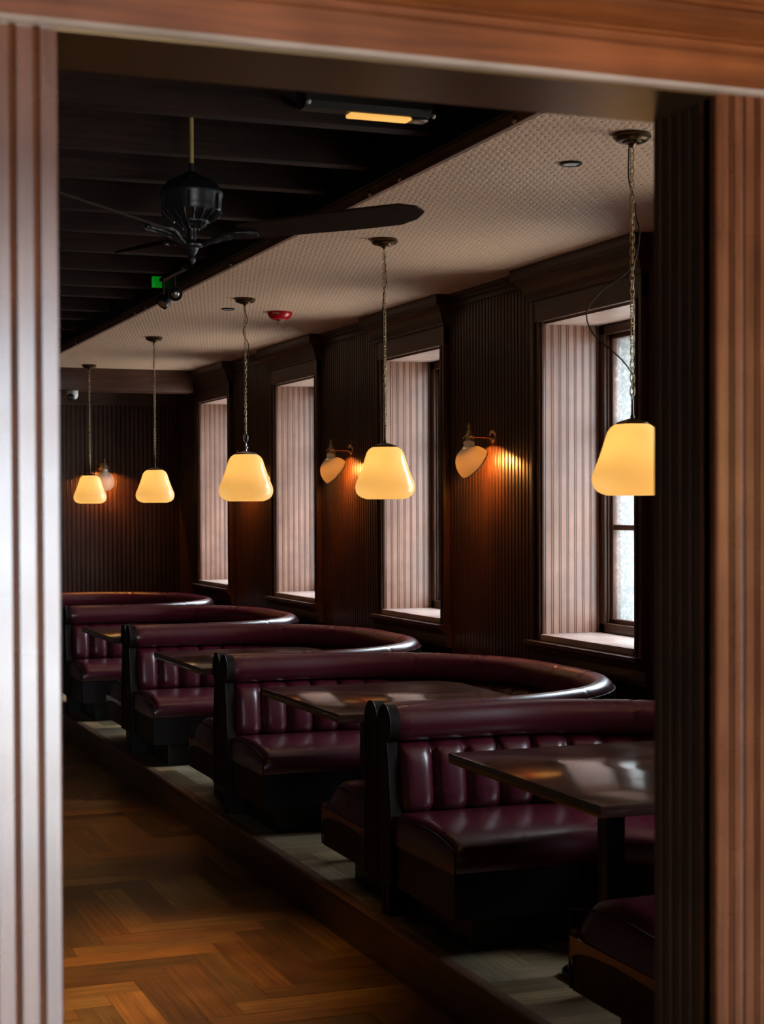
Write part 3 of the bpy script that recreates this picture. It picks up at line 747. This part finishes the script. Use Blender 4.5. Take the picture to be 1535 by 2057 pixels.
# direction across the view, so that slack in the cords reads sideways
def cordpath(pts):
    ex = Vector((0.934, -0.357, 0))
    return lambda zr: [(0, 0.004, -0.046)] + [(ex.x * a, ex.y * a + 0.004, z) for a, z in pts] + [(0, 0.004, zr - 0.03)]
PX = 2.765
k1 = 5.54 / 3320
def pz(y): return -(y - 275) * k1
cords = [cordpath([(-0.008, pz(300)), (-0.010, pz(350)), (-0.006, pz(375)), (0.008, pz(400)), (0.016, pz(440)), (0.026, pz(475)), (0.0, pz(540)), (-0.105, pz(590)), (-0.15, pz(630)), (-0.135, pz(668)), (-0.09, pz(696)), (-0.03, pz(728)), (0.006, pz(765))]),
         cordpath([(0.004, -0.10), (0.010, -0.20), (-0.004, -0.27), (-0.008, -0.40), (-0.003, -0.60)]),
         cordpath([(-0.004, -0.06), (0.014, -0.13), (-0.010, -0.20), (0.022, -0.28), (0.010, -0.40), (-0.004, -0.58)]),
         cordpath([(0.004, -0.12), (-0.006, -0.25), (0.006, -0.42), (-0.004, -0.60)]),
         cordpath([(-0.006, -0.10), (0.006, -0.30), (-0.005, -0.50)])]
PEND = [(4.88, 0.272, 0.241, False), (7.19, 0.280, 0.245, False), (9.506, 0.326, 0.282, True), (11.876, 0.282, 0.240, False), (14.347, 0.286, 0.246, False)]
pl = ['nearest opal pendant, half hidden by the right jamb, with a loose black cord', 'second opal pendant from the right, in front of the second window',
      'large opal pendant hung from a nickel ring, middle of the row', 'fourth opal pendant from the right, just left of the farthest window', 'farthest small opal pendant, overlapping the end wall light']
for i, (y, W, H, ring) in enumerate(PEND):
    p = make_pendant((PX, y, CEIL), W, H, ring, cords[i], 0.3 + 0.7 * i); p['label'] = pl[i]

# ---------------------------------------------------------------- wall lights
def make_sconce(loc, rz):
    """origin on the wall at the backplate; the arm leaves along local -x"""
    t = thing('wall_light', '', 'wall light', loc, rz, group='brass wall lights with tilted opal cups')
    Rm = Matrix.Rotation(-PI / 2, 3, 'Y')
    g = G(); g.lathe([(0.0, 0.020), (0.012, 0.019), (0.020, 0.015), (0.036, 0.012), (0.043, 0.006), (0.045, 0.0), (0.0, 0.0)], (0, 0, 0), 28, Rm); g.obj('backplate', M['copper'], t)
    ax = -0.145
    g = G(); g.tube([(-0.015, 0, 0), (-0.06, 0, 0.002), (ax, 0, 0.004)], 0.0065, 10); g.obj('arm', M['copper'], t)
    g = G()
    g.lathe([(0.0, 0.080), (0.004, 0.078), (0.006, 0.066), (0.010, 0.060), (0.011, 0.054), (0.006, 0.048), (0.007, 0.042), (0.013, 0.034), (0.010, 0.028), (0.016, 0.016), (0.019, 0.006), (0.014, -0.004), (0.020, -0.012), (0.026, -0.022), (0.026, -0.028), (0.0, -0.030)], (ax, 0, 0), 16)
    for k in range(5):
        a = 2 * PI * k / 5 + 0.3; c = (ax + 0.030 * math.cos(a), 0.030 * math.sin(a), -0.004)
        g.tube([(ax + 0.014 * math.cos(a), 0.014 * math.sin(a), 0.012), (ax + 0.026 * math.cos(a), 0.026 * math.sin(a), 0.004), c], lambda q: 0.004 - 0.001 * q, 6)
        g.lathe([(0.0, 0.007), (0.005, 0.004), (0.0065, 0), (0.005, -0.004), (0, -0.007)], c, 8)
        b = a + 0.5; g.lathe([(0.0, 0.005), (0.0045, 0.0), (0, -0.005)], (ax + 0.016 * math.cos(b), 0.016 * math.sin(b), 0.024), 8)
    g.obj('finial', M['chainb'], t)
    # opal cup: short neck, then a bowl whose mouth looks down at the wall
    n = Vector((0.776, 0, -0.63)); q = Vector((0, 0, 1)).rotation_difference(n).to_matrix(); mc = Vector((ax + 0.034, 0, -0.150))
    g = G(); g.lathe([(0.028, -0.022), (0.031, -0.026), (0.032, -0.036), (0.029, -0.042), (0.031, -0.050), (0.040, -0.060)], (ax, 0, 0), 32)
    pr = [(0.0, -0.112)] + [(0.100 * math.sin(PI / 2 * i / 14) ** 0.96, -0.112 * math.cos(PI / 2 * i / 14)) for i in range(1, 14)] + [(0.099, 0.004)]
    g.lathe(pr, mc, 44, q)
    s = g.obj('shade', M['opal2'], t, smooth=50)
    g = G(); g.lathe([(0.096, 0.0), (0.100, -0.003), (0.102, 0.001), (0.099, 0.006), (0.095, 0.004), (0.096, 0.0)], mc, 44, q); g.obj('rim', M['opal2'], s, smooth=60)
    g = G(); br = 0.02; bc = (ax + 0.006, 0, -0.105)
    g.lathe([(br * math.sin(PI * q / 10), -br * math.cos(PI * q / 10)) for q in range(11)], bc, 14); g.tube([(ax, 0, -0.03), (ax, 0, -0.09)], 0.011, 10)
    g.obj('bulb', M['bulb'], t)
    point('wall_light_lamp', (ax + 0.02, 0, -0.125), 14, (1.0, 0.38, 0.075), 0.012, t)
    return t
s0 = make_sconce((WX, 8.413, CAMZ + 0.382), 0.0); s0['label'] = 'brass wall light with tilted opal cup, between the nearest and second windows'
dup(s0, (WX, 10.748, CAMZ + 0.386), 'brass wall light with tilted opal cup, left of the second hanging lamp')
dup(s0, (WX, 13.08, CAMZ + 0.386), 'brass wall light behind the large ringed pendant, glowing on the wall beside the farthest window')
dup(s0, (3.127, FARY, CAMZ + 0.386), 'brass wall light with white cup on the far end wall', PI / 2)

# ---------------------------------------------------------------- ceiling fan
fan = thing('ceiling_fan', 'black ornate ceiling fan hanging on a brass rod from the beams', 'ceiling fan', (1.48, 5.76, CAMZ + 1.56))
o0 = -1.56
def zz(y, d=5.9): return (1022 - y) * d / 3320 + o0   # heights of the turned body
g = G(); g.tube([(0, 0, 0.0), (0, 0, zz(334))], 0.0085, 14); g.obj('rod', M['rod'], fan)
g = G(); g.lathe([(0.0, 0.0), (0.06, 0.0), (0.062, -0.03), (0.04, -0.06), (0.012, -0.075), (0.0, -0.075)], (0, 0, 0), 24); g.obj('canopy', M['fan'], fan)
prof = [(0.0, zz(333)), (0.010, zz(334)), (0.010, zz(350)), (0.020, zz(352)), (0.05, zz(362)), (0.085, zz(372)), (0.100, zz(380)), (0.105, zz(388)), (0.112, zz(392)), (0.112, zz(398)), (0.108, zz(402)), (0.106, zz(420)), (0.104, zz(428)), (0.098, zz(434)), (0.085, zz(440)),
        (0.070, zz(446)), (0.060, zz(448)), (0.058, zz(452)), (0.040, zz(456)), (0.040, zz(460)), (0.018, zz(464)), (0.014, zz(470)), (0.018, zz(478)), (0.014, zz(486)), (0.020, zz(492)), (0.042, zz(496)), (0.040, zz(500)), (0.024, zz(503)), (0.018, zz(512)), (0.009, zz(518)), (0.014, zz(524)), (0.012, zz(530)), (0.004, zz(535)), (0.0, zz(537))]
g = G(); g.lathe(prof, (0, 0, 0), 40)
for k in range(18):      # gadroon bumps round the bowl
    a = 2 * PI * k / 18
    g.tube([(r * math.cos(a), r * math.sin(a), z) for r, z in ((0.103, zz(430)), (0.098, zz(437)), (0.083, zz(444)), (0.068, zz(449)))], lambda q: 0.0075 - 0.003 * q, 6)
for k in range(12):
    a = 2 * PI * k / 12
    g.tube([(r * math.cos(a), r * math.sin(a), z) for r, z in ((0.054, zz(451)), (0.046, zz(458)), (0.03, zz(464)))], lambda q: 0.006 - 0.002 * q, 6)
for k in range(6):       # ribs on the drum
    a = 2 * PI * k / 6 + 0.2; g.tube([(0.110 * math.cos(a), 0.110 * math.sin(a), z) for z in (zz(398), zz(412), zz(430))], 0.005, 6)
g.obj('motor_housing', M['fan'], fan, smooth=40)
zi = zz(497)
for a in (-26, 94, 214):
    ca, sa = math.cos(math.radians(a)), math.sin(math.radians(a))
    T = lambda x, y, z: (x * ca - y * sa, x * sa + y * ca, z)
    g = G()
    for sd in (-1, 0, 1):
        pts = [(0.03, 0.0, zi), (0.07, sd * 0.012, zi + 0.012), (0.11, sd * 0.03, zi + 0.026), (0.15, sd * 0.042, zi + 0.034), (0.20, sd * 0.036, zi + 0.036), (0.235, sd * 0.015, zi + 0.038)]
        g.tube([T(*p) for p in spline(pts, 5)], lambda q: 0.006 + 0.0035 * abs(math.sin(q * 17)), 7)
    for q in range(5): g.lathe([(0, 0.008), (0.007, 0.004), (0.009, 0), (0.007, -0.004), (0, -0.008)], T(0.10 + 0.027 * q, 0.02 * (-1) ** q, zi + 0.028 + 0.005 * q), 8)
    iron = g.obj('blade_iron', M['fan'], fan, smooth=60)
    # blade with a shaped tip
    edge = []
    for u in [i / 24 for i in range(25)]:
        x = 0.17 + 0.66 * u
        hw = 0.052 + 0.022 * min(1, u * 1.6)
        if u > 0.86: hw *= math.sqrt(max(0.0, 1 - ((u - 0.86) / 0.14) ** 2)) * 0.86 + (0.14 if u < 0.90 else 0.0)
        edge.append((x, hw))
    out = [(x, h) for x, h in edge] + [(x, -h) for x, h in edge[::-1]]
    pitch = -0.30
    g = G(); g.extrude(out, lambda p, t: T(p[0], p[1] * math.cos(pitch), zi + 0.040 + 0.09 * (p[0] - 0.17) + p[1] * math.sin(pitch) + t), 0.0, 0.008); g.obj('blade', M['blade'], iron, smooth=30)

# ---------------------------------------------------------------- small fittings
# linear warm lamp under the first beam
lamp = thing('linear_lamp', 'long black ceiling lamp with a glowing amber tube near the doorway head', 'ceiling lamp', (1.905, 5.13, CAMZ + 1.365))
g = G(); out = [(-0.055, 0.0), (-0.055, -0.055), (-0.035, -0.075), (0.02, -0.075), (0.05, -0.05), (0.05, 0.0)]
g.extrude(out, lambda p, t: (t, p[0], p[1]), -0.22, 0.22); g.obj('housing', M['dark'], lamp, smooth=None)
g = G(); g.box(-0.06, 0.155, -0.03, 0.02, -0.088, -0.076, 0.004); g.obj('glowing_tube', M['amber'], lamp)
g = G(); g.box(0.155, 0.215, -0.03, 0.02, -0.087, -0.076, 0.004); g.obj('end_reflector', M['nickel'], lamp)
for x, z in ((-0.213, -0.062), (0.222, -0.075)):
    g = G(); g.lathe([(0.008 * math.sin(PI * q / 8), -0.008 * math.cos(PI * q / 8)) for q in range(9)], (x, -0.058, z), 10); g.obj('end_bolt', M['white'], lamp)
for x in (-0.14, 0.14):
    g = G(); g.box(x - 0.012, x + 0.012, 0.0, 0.284, -0.004, 0.012, 0.002); g.obj('bracket', M['iron'], lamp)
spot('linear_lamp_light', (1.95, 5.12, CAMZ + 1.29), (1.7, 4.9, 0), 9, AMBER, 140, 0.05)

# twin spotlight on its track
sp = thing('twin_spotlight', 'pair of small black spotlights with clear bulbs hanging beside the ceiling edging', 'spotlight', (2.235, 9.1, CAMZ + 1.32))
g = G(); g.box(-0.018, 0.018, -0.25, 0.28, -0.022, 0.0, 0.003); g.obj('track', M['iron'], sp)
def par(x, y, z, d):
    d = Vector(d).normalized(); q = Vector((0, 0, 1)).rotation_difference(d).to_matrix()
    g = G(); g.lathe([(0.0, -0.075), (0.018, -0.073), (0.022, -0.05), (0.036, -0.01), (0.040, 0.0), (0.040, 0.022), (0.036, 0.022), (0.034, 0.004), (0.0, 0.002)], (x, y, z), 24, q); h = g.obj('spot_head', M['iron'], sp)
    g = G(); g.lathe([(0.034, 0.006), (0.030, 0.018), (0.020, 0.027), (0.010, 0.031), (0.0, 0.032)], (x, y, z), 20, q); g.obj('lens', M['nickel'], h)
    g = G(); g.tube([(x, y, -0.02), (x, y, z + 0.035)], 0.004, 8); g.obj('stem', M['nickel'], h)
par(0.0, -0.03, -0.125, (-0.30, -0.92, -0.25)); par(-0.035, 0.10, -0.155, (-0.7, -0.2, -0.65))
g = G(); g.box(0.02, 0.05, -0.16, -0.10, -0.01, 0.025, 0.003); g.obj('mounting_block', M['copper'], sp)

# glowing panel added in place of the green light cast on a beam
ex = thing('green_glow', 'glowing panel for the green light on a ceiling beam left of the twin spotlights', 'light patch', (2.252, 9.60, CAMZ + 1.293))
g = G(); g.box(-0.030, 0.030, -0.012, 0.0, 0.0, 0.066, 0.003); g.obj('glow_panel', M['green'], ex)
g = G(); g.box(0.030, 0.037, -0.02, 0.214, -0.002, 0.066, 0.002); g.obj('added_bracket', M['iron'], ex)

# security camera
cc = thing('security_camera', 'white dome security camera under the beam at the far end', 'camera', (2.70, 14.80, CAMZ + 1.042))
g = G(); g.lathe([(0.0, 0.0), (0.050, 0.0), (0.052, -0.004), (0.052, -0.035), (0.048, -0.055), (0.036, -0.072), (0.0, -0.078)], (0, 0, 0), 28); g.obj('housing', M['white'], cc)
g = G(); g.lathe([(0.034 * math.sin(PI * q / 12), -0.034 * math.cos(PI * q / 12)) for q in range(13)], (-0.016, -0.026, -0.054), 20); b_ = g.obj('eyeball', M['iron'], cc)
g = G(); g.lathe([(0.0, 0.004), (0.010, 0.003), (0.012, 0.0)], (-0.016 - 0.02, -0.026 - 0.026, -0.062), 14, Vector((0, 0, 1)).rotation_difference(Vector((-0.6, -0.75, -0.2))).to_matrix()); g.obj('lens', M['clear'], b_)

# red fire sounder
fs = thing('fire_sounder', 'red dish shaped fire alarm sounder on the papered ceiling', 'alarm', (3.166, 10.09, CEIL))
g = G(); g.lathe([(0.0, 0.0), (0.078, 0.0), (0.080, -0.004), (0.080, -0.008), (0.074, -0.024), (0.064, -0.038), (0.052, -0.046), (0.03, -0.050), (0.0, -0.052)], (0, 0, 0), 40); g.obj('body', M['red'], fs)
g = G(); g.lathe([(0.020, -0.049), (0.019, -0.056), (0.012, -0.063), (0.0, -0.065)], (0, 0, 0), 20); g.obj('lens', M['clear'], fs)
ang = math.radians(-128)
for i, chh in enumerate('FIRE'):
    cu = bpy.data.curves.new('lettering', 'FONT'); cu.body = chh; cu.size = 0.015; cu.align_x = 'CENTER'; cu.align_y = 'CENTER'; cu.extrude = 0.0004
    cu.materials.append(M['white'])
    tmp = bpy.data.objects.new('tmp', cu); COL.objects.link(tmp); bpy.context.view_layer.update()
    me = bpy.data.meshes.new_from_object(tmp.evaluated_get(bpy.context.evaluated_depsgraph_get())); bpy.data.objects.remove(tmp)
    o = bpy.data.objects.new('lettering', me); COL.objects.link(o); o.parent = fs
    a = ang + (i - 1.5) * 0.15
    o.location = (0.0782 * math.cos(a), 0.0782 * math.sin(a), -0.016)
    nrm = Vector((math.cos(a), math.sin(a), -0.36)).normalized(); u = Vector((-math.sin(a), math.cos(a), 0)); v = nrm.cross(u)
    o.matrix_local = Matrix.Translation(o.location) @ Matrix((u, v, nrm)).transposed().to_4x4()

# round ceiling vents
def make_vent(loc):
    t = thing('ceiling_vent', '', 'vent', loc, 0, 'round vents in the papered ceiling')
    g = G(); g.lathe([(0.030, 0.0), (0.030, -0.004), (0.036, -0.009), (0.041, -0.006), (0.042, 0.0)], (0, 0, 0), 32); g.obj('ring', M['iron'], t)
    g = G()
    for k in range(-2, 3):
        hl = math.sqrt(0.031 ** 2 - (k * 0.0115) ** 2); g.box(k * 0.0115 - 0.0028, k * 0.0115 + 0.0028, -hl, hl, -0.007, -0.001)
    g.obj('grille', M['white'], t, smooth=None)
    g = G(); g.lathe([(0.0, -0.0008), (0.031, -0.0008)], (0, 0, 0), 24); g.obj('throat', M['dark'], t)
    return t
v0 = make_vent((2.787, 5.363, CEIL)); v0['label'] = 'round slotted vent in the ceiling left of the nearest pendant'
dup(v0, (2.805, 10.02, CEIL), 'small round vent in the ceiling left of the ringed pendant')
